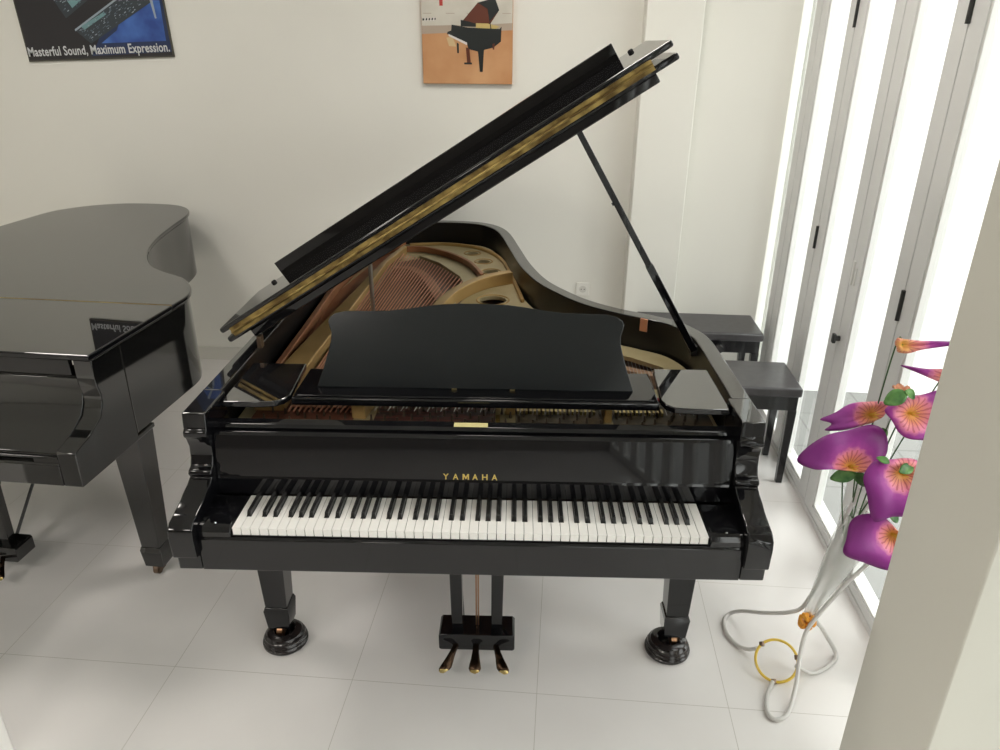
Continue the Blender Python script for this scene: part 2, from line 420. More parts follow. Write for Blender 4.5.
        for a, b_ in zip(rows, rows[1:]):
            for j in range(5): bm.faces.new((a[j], a[(j+1) % 5], b_[(j+1) % 5], b_[j]))
        bm.faces.new(rows[0]); bm.faces.new(rows[-1][::-1])
        pd = finish('pedal', bm, [M['pedal'], M['brass']], ly, ang=60)
        for f in pd.data.polygons:
            if f.center.y < .2235 : f.material_index = 1  # lighter brass at the tip stands for its glint
    if not is_open: ly.location.x = .04
    if is_open: interior(root, inn)
    lid(root, out, is_open)
    return root

def keys(root):
    W = .0235; names = 'AB' + 'CDEFGAB' * 7 + 'C'; x = -26 * W
    blk = {}
    for i in range(51):
        if names[i] in 'ACDFG':
            blk[i] = x + (i + 1) * W + {'C': -.0027, 'D': .0027, 'F': -.0037, 'G': 0, 'A': .0037}[names[i]]
    cache = {}
    for i in range(52):
        x0 = x + i * W + .0006; x1 = x0 + W - .0012
        lo = blk[i-1] + .0068 if i - 1 in blk else x0
        hi = blk[i] - .0068 if i in blk else x1
        key = (round(lo - x0, 5), round(hi - x0, 5))
        if key not in cache:
            bm = B(); a, b = key; w = W - .0012
            pts = [(0, 0), (w, 0), (w, .052)] + ([(b, .052)] if b < w else []) + [(b, .152), (a, .152)] + ([(a, .052)] if a > 0 else []) + [(0, .052)]
            prism_z(bm, pts, .020, .0225 + .0)   # key top with its lip
            box(bm, .0004, w - .0004, .002, .0519, 0, .020)
            o = finish('white_key', bm, M['ivory'], root, .0007, 2, smooth=False); cache[key] = o
        else:
            o = cache[key].copy(); C.objects.link(o); o.parent = root
        o.location = (x0, 0, .7275)
    first = None
    for i, cx in blk.items():
        if first is None:
            bm = B(); h = .0135
            hexa(bm, [(-.0055, .055, 0), (.0055, .055, 0), (.0055, .152, 0), (-.0055, .152, 0)],
                     [(-.0045, .060, h), (.0045, .060, h), (.0045, .152, h), (-.0045, .152, h)])
            box(bm, -.0055, .0055, .056, .152, -.02, 0)
            first = o = finish('black_key', bm, M['ebony'], root, .0012, 2)
        else:
            o = first.copy(); C.objects.link(o); o.parent = root
        o.location = (cx, 0, .750)
    bm = B(); box(bm, -.615, .615, .006, .1515, .685, .7265); finish('key_frame', bm, M['felt_black'], root)

def fill_plate(bm, outer, holes, z0, z1):
    es = []
    for loop in [outer] + holes:
        vs = [bm.verts.new((p[0], p[1], z1)) for p in loop]
        for i in range(len(vs)): es.append(bm.edges.new((vs[i], vs[(i+1) % len(vs)])))
    g = bmesh.ops.triangle_fill(bm, edges=es, use_beauty=True)
    fs = [f for f in g['geom'] if isinstance(f, bmesh.types.BMFace)]
    ex = bmesh.ops.extrude_face_region(bm, geom=fs)
    for v in ex['geom']:
        if isinstance(v, bmesh.types.BMVert): v.co.z = z0

def circ(cx, cy, r, n=24, ry=None): return [(cx + r * math.cos(2*PI*k/n), cy + (ry or r) * math.sin(2*PI*k/n)) for k in range(n)]

def interior(root, inn):
    # soundboard
    sb = [(p.x, p.y) for p in inn]
    bm = B(); prism_z(bm, sb, .815, .828); finish('soundboard', bm, M['soundboard'], root)
    # cast plate
    po = offset_open(inn, .012); po = [(p.x, max(p.y, .312)) for p in po]
    bass = [(-.585, .60), (-.30, .60), (-.225, 1.10), (-.135, 1.42), (-.10, 1.60), (-.16, 1.86), (-.28, 2.10), (-.40, 2.235), (-.50, 2.16), (-.53, 1.80), (-.545, 1.40)]
    mid = [(-.235, .60), (.07, .60), (.07, 1.22), (-.06, 1.42), (-.14, 1.20)]
    tre = [(.13, .60), (.345, .60), (.315, .95), (.20, 1.15), (.13, 1.22)]
    hi = [(.405, .60), (.62, .60), (.62, .78), (.52, .87), (.39, .95)]
    holes = [(.011, 1.50, .058), (-.012, 1.945, .036), (-.058, 2.135, .034), (-.125, 2.30, .032)]
    # the cast plate in two finishes: bronze webs, pale gold on the treble side
    bm = B(); fill_plate(bm, po, [bass, mid, tre, hi] + [circ(*h) for h in holes], .868, .884)
    plate = finish('iron_plate', bm, M['cream_gold'], root, smooth=False)
    for (hx, hy, hr) in holes:
        bm = B(); tube(bm, [(a, b, .884) for a, b in circ(hx, hy, hr + .012, 32)], .004, 6, closed=True); finish('hole_rim', bm, M['gold'], plate)
    # left flange (copper coloured, raised)
    def bar(name, pts, w, z0, z1, m):
        pts = [V(p) for p in pts]; a = offset_open(pts, w/2); b = offset_open(pts, -w/2)
        bm = B(); rows = [[bm.verts.new((p.x, p.y, z0)), bm.verts.new((p.x, p.y, z1)), bm.verts.new((q.x, q.y, z1)), bm.verts.new((q.x, q.y, z0))] for p, q in zip(a, b)]
        for r1, r2 in zip(rows, rows[1:]):
            for j in range(4): bm.faces.new((r1[j], r1[(j+1) % 4], r2[(j+1) % 4], r2[j]))
        bm.faces.new(rows[0]); bm.faces.new(rows[-1][::-1]); return finish(name, bm, m, plate, .003, 2)
    s2 = lambda P: [V((p.x, p.y)) for p in spline([V((a, b, 0)) for a, b in P], 5)]
    bar('plate_flange', s2([(-.672, .60), (-.680, 1.1), (-.690, 1.58), (-.66, 1.95), (-.60, 2.20), (-.50, 2.38)]), .022, .884, .925, M['copper_plate'])
    bm = B(); prism_z(bm, [(-.668, .40), (-.575, .40), (-.565, .80), (-.538, 1.50), (-.520, 1.95), (-.47, 2.27), (-.49, 2.30), (-.545, 1.97), (-.585, 1.50), (-.645, .80)], .884, .928); finish('plate_strut', bm, M['gold'], plate, .004, 2)
    bm = B(); prism_z(bm, [(-.68, .62), (-.60, .62), (-.56, 1.50), (-.55, 2.0), (-.50, 2.34), (-.60, 2.18), (-.68, 1.6)], .884, .8865); finish('bass_web', bm, M['copper_plate'], plate)
    bar('plate_strut', s2([(-.345, .36), (-.285, .80), (-.19, 1.33), (-.125, 1.53), (-.03, 1.68), (.085, 1.765)]), .042, .884, .940, M['gold'])
    bar('plate_strut', s2([(.10, .40), (.10, .8), (.10, 1.26)]), .028, .884, .935, M['gold'])
    bar('plate_strut', s2([(.385, .36), (.375, .7), (.36, .97)]), .022, .884, .935, M['gold'])
    bar('plate_flange', s2([(.14, 1.47), (.095, 1.80), (.05, 2.08), (-.02, 2.28), (-.13, 2.41), (-.30, 2.47), (-.48, 2.44)]), .016, .884, .90, M['gold'])
    bar('plate_flange', s2([(-.05, 1.80), (-.12, 2.02), (-.24, 2.20), (-.38, 2.31), (-.50, 2.31)]), .018, .884, .915, M['copper_plate'])
    bar('pin_field', s2([(-.66, .425), (-.36, .425)]), .20, .884, .887, M['pin_rust'])
    bar('pin_field', s2([(-.30, .42), (.055, .42)]), .19, .884, .886, M['pin_dark'])
    bar('pin_field', s2([(.115, .42), (.372, .42)]), .19, .884, .886, M['pin_olive'])
    bar('pin_field', s2([(.40, .42), (.69, .42)]), .19, .884, .886, M['pin_olive'])
    bar('bass_bridge', s2([(-.50, 1.98), (-.40, 1.96), (-.31, 1.80), (-.235, 1.55), (-.19, 1.40)]), .050, .828, .893, M['bridge'])
    bar('tenor_bridge', s2([(-.13, 1.30), (.02, 1.12), (.2, .98), (.38, .82), (.58, .70)]), .035, .828, .893, M['bridge'])
    for x0, x1 in ((-.64, -.37), (-.31, .085), (.12, .37), (.40, .66)):
        bm = B(); box(bm, x0, x1, .50, .52, .884, .893); finish('red_felt', bm, M['redfelt'], plate)
    # bass strings, wound with copper
    nb = 27
    for i in range(nb):
        t = i / (nb - 1)
        xa = -.555 + .20 * t; ya = .375 + .03 * (i % 2)
        xb = -.525 + .405 * t; yb = 2.20 - .50 * t ** 1.6 if t > .12 else 2.20 - .3 * (.12 - t)
        bm = B(); tube(bm, [(xa, ya, .899), (xb, yb, .903)], .0034 - .0012 * t, 6); finish('bass_string', bm, M['copper'], plate)
    # steel strings
    ns = 74
    for i in range(ns):
        t = i / (ns - 1)
        xa = -.305 + .96 * t
        if abs(xa - .10) < .016 or abs(xa - .385) < .012: continue
        yb = 1.42 - .72 * t ** .8; xb = xa + .16 * (1 - t) ** 1.3
        bm = B(); tube(bm, [(xa, .40 + .018 * (i % 3), .893), (xb, yb, .897)], .0011, 5); finish('steel_string', bm, M['steel'], plate)
    # tuning pins
    bmp = B(); lathe(bmp, [(0, .019), (.0026, .019), (.0034, .006), (.0042, .005), (.0042, 0), (0, 0)], 8); first = None
    rng = random.Random(3)
    cnt = 0
    for i in range(98):
        x = -.62 + i * 1.27 / 97
        if -.372 < x < -.318 or .368 < x < .402: continue
        y = .345 + .036 * (i % 3) + .012 * math.sin(i * .8)
        if first is None: first = o = finish('tuning_pin', bmp, M['pinmetal'], plate)
        else: o = first.copy(); C.objects.link(o); o.parent = plate
        o.location = (x, y, .885); o.rotation_euler = (-.12, 0, 0)
    # agraffe / pin rows glinting on the treble side
    for x0, x1 in ((.07, .36), (.41, .56)):
        bm = B(); n = int((x1 - x0) / .0125)
        for j in range(n):
            box(bm, x0 + j * .0125, x0 + j * .0125 + .006, .405, .43, .884, .897)
        finish('agraffe_row', bm, M['brass'], plate)
    bm = B(); box(bm, .058, .070, .34, .45, .884, .915); finish('plate_nose', bm, M['brass'], plate)
    bm = B(); tube(bm, [(-.460, 1.235, .90), (-.460, 1.235, 1.125)], .0085, 10); finish('support_rod', bm, M['steel'], plate)
    # music desk tray, side shelves
    L = M['lacquer']
    bm = B(); box(bm, -.515, .515, .290, .50, .960, .984); tr = finish('music_tray', bm, L, root, .005, 3)
    bm = B(); box(bm, -.50, .50, .300, .309, .984, .988); finish('tray_lip', bm, L, tr, .002)
    for s in (-1, 1):
        bm = B()
        pts = [(.7005, .255), (.60, .256), (.552, .262), (.530, .280), (.521, .31), (.535, .53), (.7005, .53)]
        pts = [(s * a, b) for a, b in pts]; prism_z(bm, pts if s > 0 else pts[::-1], .968, .986); ss = finish('side_shelf', bm, [L, M['shelf_raised_sheen']], root, .003)
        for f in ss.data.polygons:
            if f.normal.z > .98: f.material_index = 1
    # music desk
    half = [(.455, 0), (.447, .025), (.436, .06), (.425, .10), (.417, .135), (.416, .158), (.424, .180), (.426, .190), (.421, .203), (.405, .214),
            (.377, .2205), (.32, .2215), (.25, .223), (.19, .230), (.14, .238), (.095, .2435), (.04, .246)]
    pts = [(a, b) for a, b in half] + [(-a, b) for a, b in reversed(half)]
    sd = V((0, .095, .222)).normalized(); nd = V((0, -sd.z, sd.y)); o0 = V((-.004, .362, .985))
    bm = B(); prism(bm, pts, lambda a, b: o0 + V((a, 0, 0)) + sd * b, lambda a, b: o0 + V((a, 0, 0)) + sd * b - nd * .014)
    dk = finish('music_desk', bm, M['satin'], root, .0025, 3)
    for x in (-.062, .105):
        bm = B(); box(bm, x - .007, x + .007, .354, .360, .985, .9885); finish('desk_hinge', bm, M['brass'], dk)
    for s in (-1, 1):
        bm = B(); tube(bm, [(s * .25, .47, .984), (s * .25, .425, 1.10)], .006, 6); finish('desk_support', bm, M['brass'], dk)
    # hinge posts on the rim
    bm = B(); box(bm, -.713, -.699, .615, .640, 1.0, 1.040); finish('hinge_post', bm, M['caster_dark'], root, .001)
    bm = B(); mt = Matrix.Translation((.572, .941, .984)) @ Matrix.Rotation(math.radians(-34), 4, 'Z'); box(bm, -.014, .014, -.008, -.002, -.026, .021, mtx=mt)
    finish('lid_catch', bm, M['copper'], root, .001)

def lid(root, out, is_open):
    L = M['lacquer']; Yf = .57 if is_open else .62
    A = math.radians(32.15) if is_open else 0
    O = V((-.780, 0, 1.034)) if is_open else V((-.777, 0, 1.006))
    U = V((math.cos(A), 0, math.sin(A))); N = V((-math.sin(A), 0, math.cos(A)))
    def P(u, y, n): return O + U * u + N * n + V((0, y, 0))
    # outline of the main lid in (u, y)
    o2 = offset_open(out, -.012)
    pts = [(p.x + .777, p.y) for p in o2 if p.y > Yf + .02]
    pts = [(1.554, Yf)] + pts + [(0.0, Yf)]
    bm = B(); prism(bm, pts, lambda u, y: P(u, y, 0), lambda u, y: P(u, y, .019))
    def raise_sheen(o):  # gives the flat faces the lacquer with raised reflection
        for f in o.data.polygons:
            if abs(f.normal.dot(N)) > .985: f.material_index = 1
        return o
    LL = [L, M['lacquer_raised_sheen']]
    ld = raise_sheen(finish('lid', bm, LL, root, .006, 3, ang=40))
    if is_open:
        W = 1.536
        # front flap folded back on the lid, bumpers, lip board, piano hinge
        bm = B()
        prism(bm, [(-.002, 0), (W + .018, 0), (W + .018, .385), (-.002, .385)],
              lambda u, d: P(u, Yf + d, .036 + .012 * d), lambda u, d: P(u, Yf + d, .054 + .012 * d))
        fl = raise_sheen(finish('front_flap', bm, LL, ld, .006, 3))
        bm = B(); prism(bm, [(.124, .358), (1.452, .358), (1.452, .378), (.124, .378)],
                        lambda u, d: P(u, Yf + d, .058), lambda u, d: P(u, Yf + d, .110)); finish('lip_board', bm, L, fl, .002)
        for u in (.096, 1.487):
            bm = B(); lathe(bm, [(.009, 0), (.009, .006), (.006, .009), (0, .009)], 14)
            for v in bm.verts: v.co = P(u + v.co.x, Yf + .325 + v.co.y, .0575 + v.co.z)
            finish('bumper', bm, M['felt_black'], fl)
        bm = B(); prism(bm, [(.030, .010), (1.485, .010), (1.485, .040), (.030, .040)], lambda u, n: P(u, Yf - .0025, n), lambda u, n: P(u, Yf + .004, n))
        finish('piano_hinge', bm, M['old_brass'], ld)
        bm = B(); tube(bm, [P(.030, Yf - .004, .025), P(1.485, Yf - .004, .025)], .0045, 8); finish('hinge_pin', bm, M['old_brass'], ld)
        bm = B(); prism(bm, [(.075, .012), (1.485, .012), (1.485, .05), (.075, .05)], lambda u, d: P(u, Yf + d, -.026), lambda u, d: P(u, Yf + d, .0003))
        finish('lid_batten', bm, L, ld, .004, 3)
        # prop
        bm = B(); a = V((.700, .72, .975)); b = V((.272, .60, 1.683)); ax = (b - a).normalized()
        sx = ax.cross(V((0, 1, 0))).normalized(); sy = ax.cross(sx)
        def sec(p, w, h): return [bm.verts.new(p + sx * i * w + sy * j * h) for i, j in ((-1, -1), (1, -1), (1, 1), (-1, 1))]
        secs = [sec(a, .012, .010), sec(a + (b - a) * .42, .012, .010), sec(a + (b - a) * .43, .0095, .009), sec(b, .0085, .008)]
        for s_, t_ in zip(secs, secs[1:]):
            for j in range(4): bm.faces.new((s_[j], s_[(j+1) % 4], t_[(j+1) % 4], t_[j]))
        bm.faces.new(secs[0]); bm.faces.new(secs[-1])
        pr = finish('lid_prop', bm, L, root, .002)
        bm = B(); q = a + (b - a) * .70 + sx * .004; tube(bm, [q, q + sx * .009], .005, 10); finish('prop_peg', bm, M['hinge'], pr)
        bm = B(); box(bm, .692, .7125, .712, .735, .955, .990); finish('prop_socket', bm, M['hinge'], pr, .002)
    else:
        bm = B()
        prism(bm, [(0, .13), (1.554, .13), (1.554, Yf - .004), (0, Yf - .004)], lambda u, y: P(u, y, 0), lambda u, y: P(u, y, .020))
        fl = raise_sheen(finish('front_flap', bm, LL, ld, .005, 3))
        bm = B(); box(bm, -.774, .774, Yf - .0045, Yf + .0005, 1.020, 1.0268); finish('piano_hinge', bm, M['brass'], ld)
        bm = B(); box(bm, -.68, .68, .165, .182, .94, 1.0055); finish('lip_board', bm, L, fl, .002)

RY = .063265
p1 = grand_piano((0, 0, 0), RY, 1.0, True, 'black grand piano with its lid raised, keyboard open and music desk up')
p2 = grand_piano((-1.985, .285, 0), math.radians(-1.6), .905, False, 'closed black grand piano at the left, lid down and keyboard covered')

# round caster cups under the front legs
def piano_pt(x, y): return V((math.cos(RY) * x - math.sin(RY) * y, math.sin(RY) * x + math.cos(RY) * y, 0))
bm = B()
lathe(bm, [(0, 0), (.072, 0), (.076, .006), (.076, .014), (.072, .018), (.071, .022), (.0725, .026), (.069, .030), (.067, .034), (.067, .038), (.060, .044), (.058, .048), (.048, .054), (.038, .056), (.034, .053), (.033, .031), (.0, .0295)], 40)
cup = finish('caster_cup', bm, M['cup'])
cup.location = piano_pt(-.667, .39)
tag(cup, 'round black cup on the floor under the left front leg of the open piano', 'caster cup', 'cups under the front legs of the open piano')
cup2 = cup.copy(); C.objects.link(cup2); cup2.location = piano_pt(.647, .39)
tag(cup2, 'round black cup on the floor under the right front leg, nearer the flower stand', 'caster cup')

# ------------------------------------------------------------------ benches
def bench(loc, label):
    r = empty('piano_bench', loc, 0, label, 'bench', 'piano benches by the glass doors')
    hx, hy = .325, .16
    bm = B(); box(bm, -hx, hx, -hy, hy, .455, .50); finish('seat', bm, M['vinyl'], r, .010, 3)
    bm = B(); box(bm, -hx + .012, hx - .012, -hy + .012, hy - .012, .385, .455); finish('apron', bm, M['bench'], r, .002)
    for sx in (-1, 1):
        for sy in (-1, 1):
            x, y = sx * (hx - .030), sy * (hy - .030); bm = B()
            hexa(bm, [(x-.014, y-.014, 0), (x+.014, y-.014, 0), (x+.014, y+.014, 0), (x-.014, y+.014, 0)],
                     [(x-.02, y-.02, .385), (x+.02, y-.02, .385), (x+.02, y+.02, .385), (x-.02, y+.02, .385)])
            finish('leg', bm, M['bench'], r, .002)
    return r
bench((.985, 1.705, 0), 'black padded piano bench in front, nearer the open piano keyboard, by the glass doors')
b2 = bench((.975, 2.40, 0), 'black padded piano bench at the back against the wall pillar, with a round side knob')
bm = B(); tube(bm, [(.09, -.148, .42), (.09, -.165, .42)], .012, 14); tube(bm, [(.09, -.165, .42), (.09, -.195, .42)], .026, 20); finish('height_knob', bm, M['bench'], b2, .003)

# ------------------------------------------------------------------ room
XL, XR, YB, YF, ZC = -4.6, 1.36, 2.77, -4.8, 3.15
bm = B(); box(bm, XL - .1, XR + .02, YF - .1, YB + .1, -.12, 0); struct('floor', bm, M['floor'], smooth=False)
bm = B(); box(bm, XL - .1, XR + .12, YF - .1, YB + .1, ZC, ZC + .12); struct('ceiling', bm, M['ceiling'], smooth=False)
bm = B(); box(bm, XL - .1, XR + .12, YB, YB + .12, -.12, ZC); struct('wall_back', bm, M['wall'], smooth=False)
bm = B(); box(bm, XL - .12, XL, YF - .1, YB + .1, -.12, ZC); struct('wall_left', bm, M['wall'], smooth=False)
bm = B(); box(bm, XL - .1, XR + .12, YF - .12, YF, -.12, ZC); struct('wall_front', bm, M['front'], smooth=False)
bm = B(); box(bm, .578, .865, 2.60, YB + .01, 0, ZC); struct('wall_pillar_back', bm, M['wall'], bevel=.006)
bm = B(); prism_z(bm, [(.862, 2.66), (1.02, 2.66), (1.14, 2.653), (1.23, 2.638), (1.29, 2.615), (1.33, 2.58), (1.338, 2.58), (1.338, YB + .01), (.862, YB + .01)], 0, ZC); struct('wall_back_niche', bm, M['wall'], ang=40)
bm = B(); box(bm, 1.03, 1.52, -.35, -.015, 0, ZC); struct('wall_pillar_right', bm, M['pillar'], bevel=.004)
bm = B(); box(bm, XL, .578, YB - .012, YB, 0, .088); struct('baseboard_back', bm, M['skirting'], bevel=.002)
bm = B(); box(bm, XL, XL + .012, YF, YB, 0, .088); struct('baseboard_left', bm, M['skirting'], bevel=.002)
bm = B(); box(bm, 1.3385, XR + .04, 2.672, 2.70, 0, ZC); struct('trim_3', bm, M['alu'], bevel=.003)
# door header and threshold
HD = 2.72
bm = B(); box(bm, XR - .03, XR + .10, YF, YB, HD, ZC); struct('wall_right', bm, M['wall'], smooth=False)
bm = B(); box(bm, XR - .022, XR + .07, -.015, 2.68, 0, .022); box(bm, XR - .012, XR - .006, -.015, 2.68, .022, .028); struct('trim_1', bm, M['alu'], bevel=.002)
bm = B(); box(bm, XR - .022, XR + .07, YF, -.35, 0, .022); struct('trim_2', bm, M['alu'], bevel=.002)

# folding glass door leaves
seams = [2.690, 2.313, 1.839, 1.375, .904, .433, -.015]
def leaf(n, y0, y1, sl, sr):
    X0, X1 = XR - .018, XR + .022
    g = .0025; a, b = y0 - g, y1 + g        # a = far side, b = near side
    root = None
    bm = B()
    box(bm, X0, X1, a - sl, a, .026, HD); box(bm, X0, X1, b, b + sr, .026, HD)
    box(bm, X0, X1, b + sr, a - sl, .026, .062); box(bm, X0, X1, b + sr, a - sl, HD - .09, HD)
    root = struct('door_%d' % n, bm, M['alu'], 'grey aluminium folding door leaf with a tall clear glass pane', bevel=.002)
    bm = B(); box(bm, XR, XR + .006, b + sr, a - sl, .062, HD - .09); finish('pane', bm, M['glass'], root, smooth=False)
    # beads round the pane and seam gasket
    bm = B()
    for y, s in ((a - sl, -1), (b + sr, 1)):
        ya, yb = sorted((y, y + s * .010)); box(bm, X0 + .004, X1 - .006, ya, yb, .062, HD - .09)
    box(bm, X0 + .004, X1 - .006, b + sr, a - sl, .062, .072)
    finish('glazing_bead', bm, M['alu_white'], root, .002)
    bm = B(); box(bm, X0 + .006, X0 + .02, a, y0 + g, .03, HD); finish('gasket', bm, M['gasket'], root, smooth=False)
    return root
leaves = []
for i in range(6):
    sl = .012 if i == 0 else .0935; sr = .0935
    if i == 5: sr = .03
    leaves.append(leaf(i + 1, seams[i], seams[i+1], sl, sr))
ys2 = [-.35 - j * .4945 for j in range(10)]
for i in range(9): leaves.append(leaf(7 + i, ys2[i], ys2[i+1], .09, .09))
XH = XR - .018
def hinge(lf, y, z0, z1, w=.010):
    bm = B(); tube(bm, [(XH - .004, y, z0), (XH - .004, y, z1)], w, 10); finish('hinge', bm, M['hinge'], lf)
hinge(leaves[2], 1.834, 1.07, 1.17, .007); hinge(leaves[2], 1.834, 1.97, 2.10, .007)
hinge(leaves[4], .900, 1.055, 1.16, .008); hinge(leaves[4], .900, 1.955, 2.09, .008)
bm = B(); box(bm, XH - .006, XH, 1.34, 1.36, 1.045, 1.14); box(bm, XH - .004, XH, 1.315, 1.328, 1.05, 1.12); finish('latch_plate', bm, M['alu_white'], leaves[2], .002)
bm = B(); tube(bm, [(XH, 1.352, .819), (XH - .022, 1.352, .819)], .011, 12); box(bm, XH - .03, XH - .018, 1.340, 1.362, .80, .838); finish('lock', bm, M['hinge'], leaves[2], .002)

# outside
bm = B(); box(bm, XR + .07, 9, -8, 9, -.16, -.03)
def pav():
    m = mat('pavement_tile', (.5, .5, .49), .6); nt = m.node_tree; n = nt.nodes; l = nt.links
    g = n.new('ShaderNodeNewGeometry'); br = n.new('ShaderNodeTexBrick'); br.offset = 0; br.inputs['Scale'].default_value = 1
    br.inputs['Brick Width'].default_value = .4; br.inputs['Row Height'].default_value = .4; br.inputs['Mortar Size'].default_value = .006
    br.inputs['Color1'].default_value = (.24, .24, .235, 1); br.inputs['Color2'].default_value = (.26, .26, .25, 1); br.inputs['Mortar'].default_value = (.17, .17, .165, 1)
    l.new(g.outputs['Position'], br.inputs[0]); l.new(br.outputs[0], n['Principled BSDF'].inputs['Base Color']); return m
tag(struct('ground', bm, pav(), smooth=False), 'grey paved ground outside the glass doors', 'ground')
bm = B(); box(bm, XR + .07, 5.5, 2.72, 2.9, -.1, 3.6); struct('wall_outside', bm, M['outer'], smooth=False)

# ------------------------------------------------------------------ things on the back wall
def quad(bm, pts, y, mi):
    vs = [bm.verts.new((a, y, b)) for a, b in pts]; f = bm.faces.new(vs); f.material_index = mi
def polymat(name, c, r=.3): return mat(name, c, r)
# poster : dark print with two keyboards and a blue glow
px, pz = -2.862, 1.80; Wp, Hp = .865, .60
po = empty('poster', (px, YB, pz), 0, 'dark poster of two keyboards on a blue glow, top left of the wall', 'poster')
po.rotation_euler = (0, math.radians(-2.2), 0)
bm = B(); box(bm, 0, Wp, -.012, -.0002, 0, Hp); finish('backing', bm, polymat('poster_edge', (.06, .055, .04)), po, .001)
mats = [polymat('print_black', (.018, .016, .020)), noise_mix(polymat('print_blue', (.035, .10, .40)), (.02, .06, .26), (.06, .16, .50), 7, .35, .65), polymat('print_navy', (.015, .03, .09)), polymat('print_slate', (.035, .045, .055)),
        polymat('print_teal', (.16, .30, .32)), polymat('print_grey', (.30, .36, .42)), polymat('print_white', (.62, .64, .66)), polymat('print_light', (.10, .14, .18))]
bm = B(); y = -.0123
quad(bm, [(.008, .008), (Wp - .008, .008), (Wp - .008, Hp - .008), (.008, Hp - .008)], y, 0)
# blue glow, lens edge and two angled keyboards
def Q(L): return [(min(max((X - 148 + .215 * (305 - Y)) * .001185, .008), Wp - .008), min(max((305 - Y) * .00126, .008), Hp - .008)) for X, Y in L]
quad(bm, Q([(470, 290), (870, 285), (815, -170), (640, -170), (600, 60)]), y - .0004, 2)
quad(bm, Q([(520, 240), (840, 240), (800, 20), (770, -60), (700, -60), (600, 190)]), y - .0008, 1)
quad(bm, Q([(850, 245), (872, 245), (815, -60), (795, -60)]), y - .0010, 2)
quad(bm, Q([(748, 20), (756, 12), (778, 80), (796, 150), (788, 150), (768, 90)]), y - .0012, 5)
quad(bm, Q([(690, -60), (700, -66), (752, 8), (746, 16)]), y - .0012, 5)
def kb(body, lines, lcd, yy, n, seed):
    quad(bm, Q(body), yy, 3); quad(bm, Q(lines), yy - .0003, 5); quad(bm, Q(lcd), yy - .0005, 4)
    rr = random.Random(seed); (ax, ay), (bx, by), (cx, cy), (dx, dy) = body[0], body[1], body[2], body[3]
    for k in range(n):
        u = rr.random() * .94 + .03; v = rr.random() * .8 + .1
        X = (ax + (bx - ax) * u) * (1 - v) + (dx + (cx - dx) * u) * v; Y = (ay + (by - ay) * u) * (1 - v) + (dy + (cy - dy) * u) * v
        w_ = rr.uniform(3, 11); h_ = rr.uniform(2, 4)
        quad(bm, Q([(X, Y), (X + w_, Y - w_ * .48), (X + w_ + 1, Y - w_ * .48 + h_), (X + 1, Y + h_)]), yy - .0007, rr.choice((5, 7, 7, 7)))
kb([(296, 62), (470, -60), (560, 10), (352, 135)], [(296, 60), (470, -62), (474, -58), (300, 66)], [(362, 66), (478, 4), (502, 22), (386, 96)], y - .0014, 60, 2)
kb([(392, 182), (740, -6), (768, 88), (470, 240)], [(392, 180), (740, -10), (742, -2), (395, 188)], [(424, 170), (540, 116), (552, 126), (440, 184)], y - .0026, 150, 5)
def pp(u, w, o): return V((.012 + u, y - .0038 - o, .012 + w))
text_mesh(bm, 'Masterful Sound, Maximum Expression.', .838, .064, pp, mi=6, bold=.018, spacing=1.04, depth=.0004)
finish('print', bm, mats, po, smooth=False)

# painting of a black grand piano in a hall
qx, qz = -.590, 1.708; Wq, Hq = .488, .62
pa = empty('canvas_picture', (qx, YB, qz), 0, 'unframed canvas of a small black piano on an orange floor, hung above the open lid', 'picture')
bm = B(); box(bm, 0, Wq, -.026, -.001, 0, Hq); finish('canvas', bm, noise_mix(mat('canvas_floor', (.5, .25, .1), .55), (.47, .215, .085), (.60, .33, .16), 5, .3, .7), pa, .002)
mats = [noise_mix(mat('paint_wall', (.55, .52, .45), .6), (.50, .47, .40), (.62, .59, .52), 7, .3, .7), polymat('paint_black', (.018, .022, .022)), polymat('paint_brown', (.12, .035, .02)),
        polymat('paint_gold', (.55, .42, .16)), polymat('paint_white', (.66, .63, .6)), polymat('paint_red', (.45, .05, .04)), polymat('paint_haze', (.42, .34, .27)), polymat('paint_glow', (.60, .44, .24))]
bm = B(); y = -.0265
S = lambda X, Y: (min(max(X / 750 * Wq, .001), Wq - .001), min((697 - Y) * .000578, Hq - .002))   # sketch units: picture crop pixels
S2 = lambda L: [S(a - 95, b) for a, b in L]
quad(bm, S2([(97, -250), (843, -250), (843, 175), (600, 190), (97, 200)]), y, 0)
quad(bm, S2([(97, 200), (600, 190), (843, 175), (843, 235), (97, 270)]), y - .0002, 6)
for x0 in (110, 300, 470, 760):
    quad(bm, S2([(x0, 95), (x0 + 70, 95), (x0 + 70, 100), (x0, 100)]), y - .0003, 6)
quad(bm, S2([(105, 140), (215, 135), (215, 150), (105, 158)]), y - .0004, 1)
for k in range(4): quad(bm, S2([(122 + k * 24, 134), (134 + k * 24, 134), (130 + k * 24, 160), (120 + k * 24, 160)]), y - .0005, 4)
quad(bm, S2([(245, -50), (275, -50), (275, 35), (248, 35)]), y - .0004, 5)
quad(bm, S2([(300, 300), (350, 290), (380, 375), (320, 370)]), y - .0004, 7)
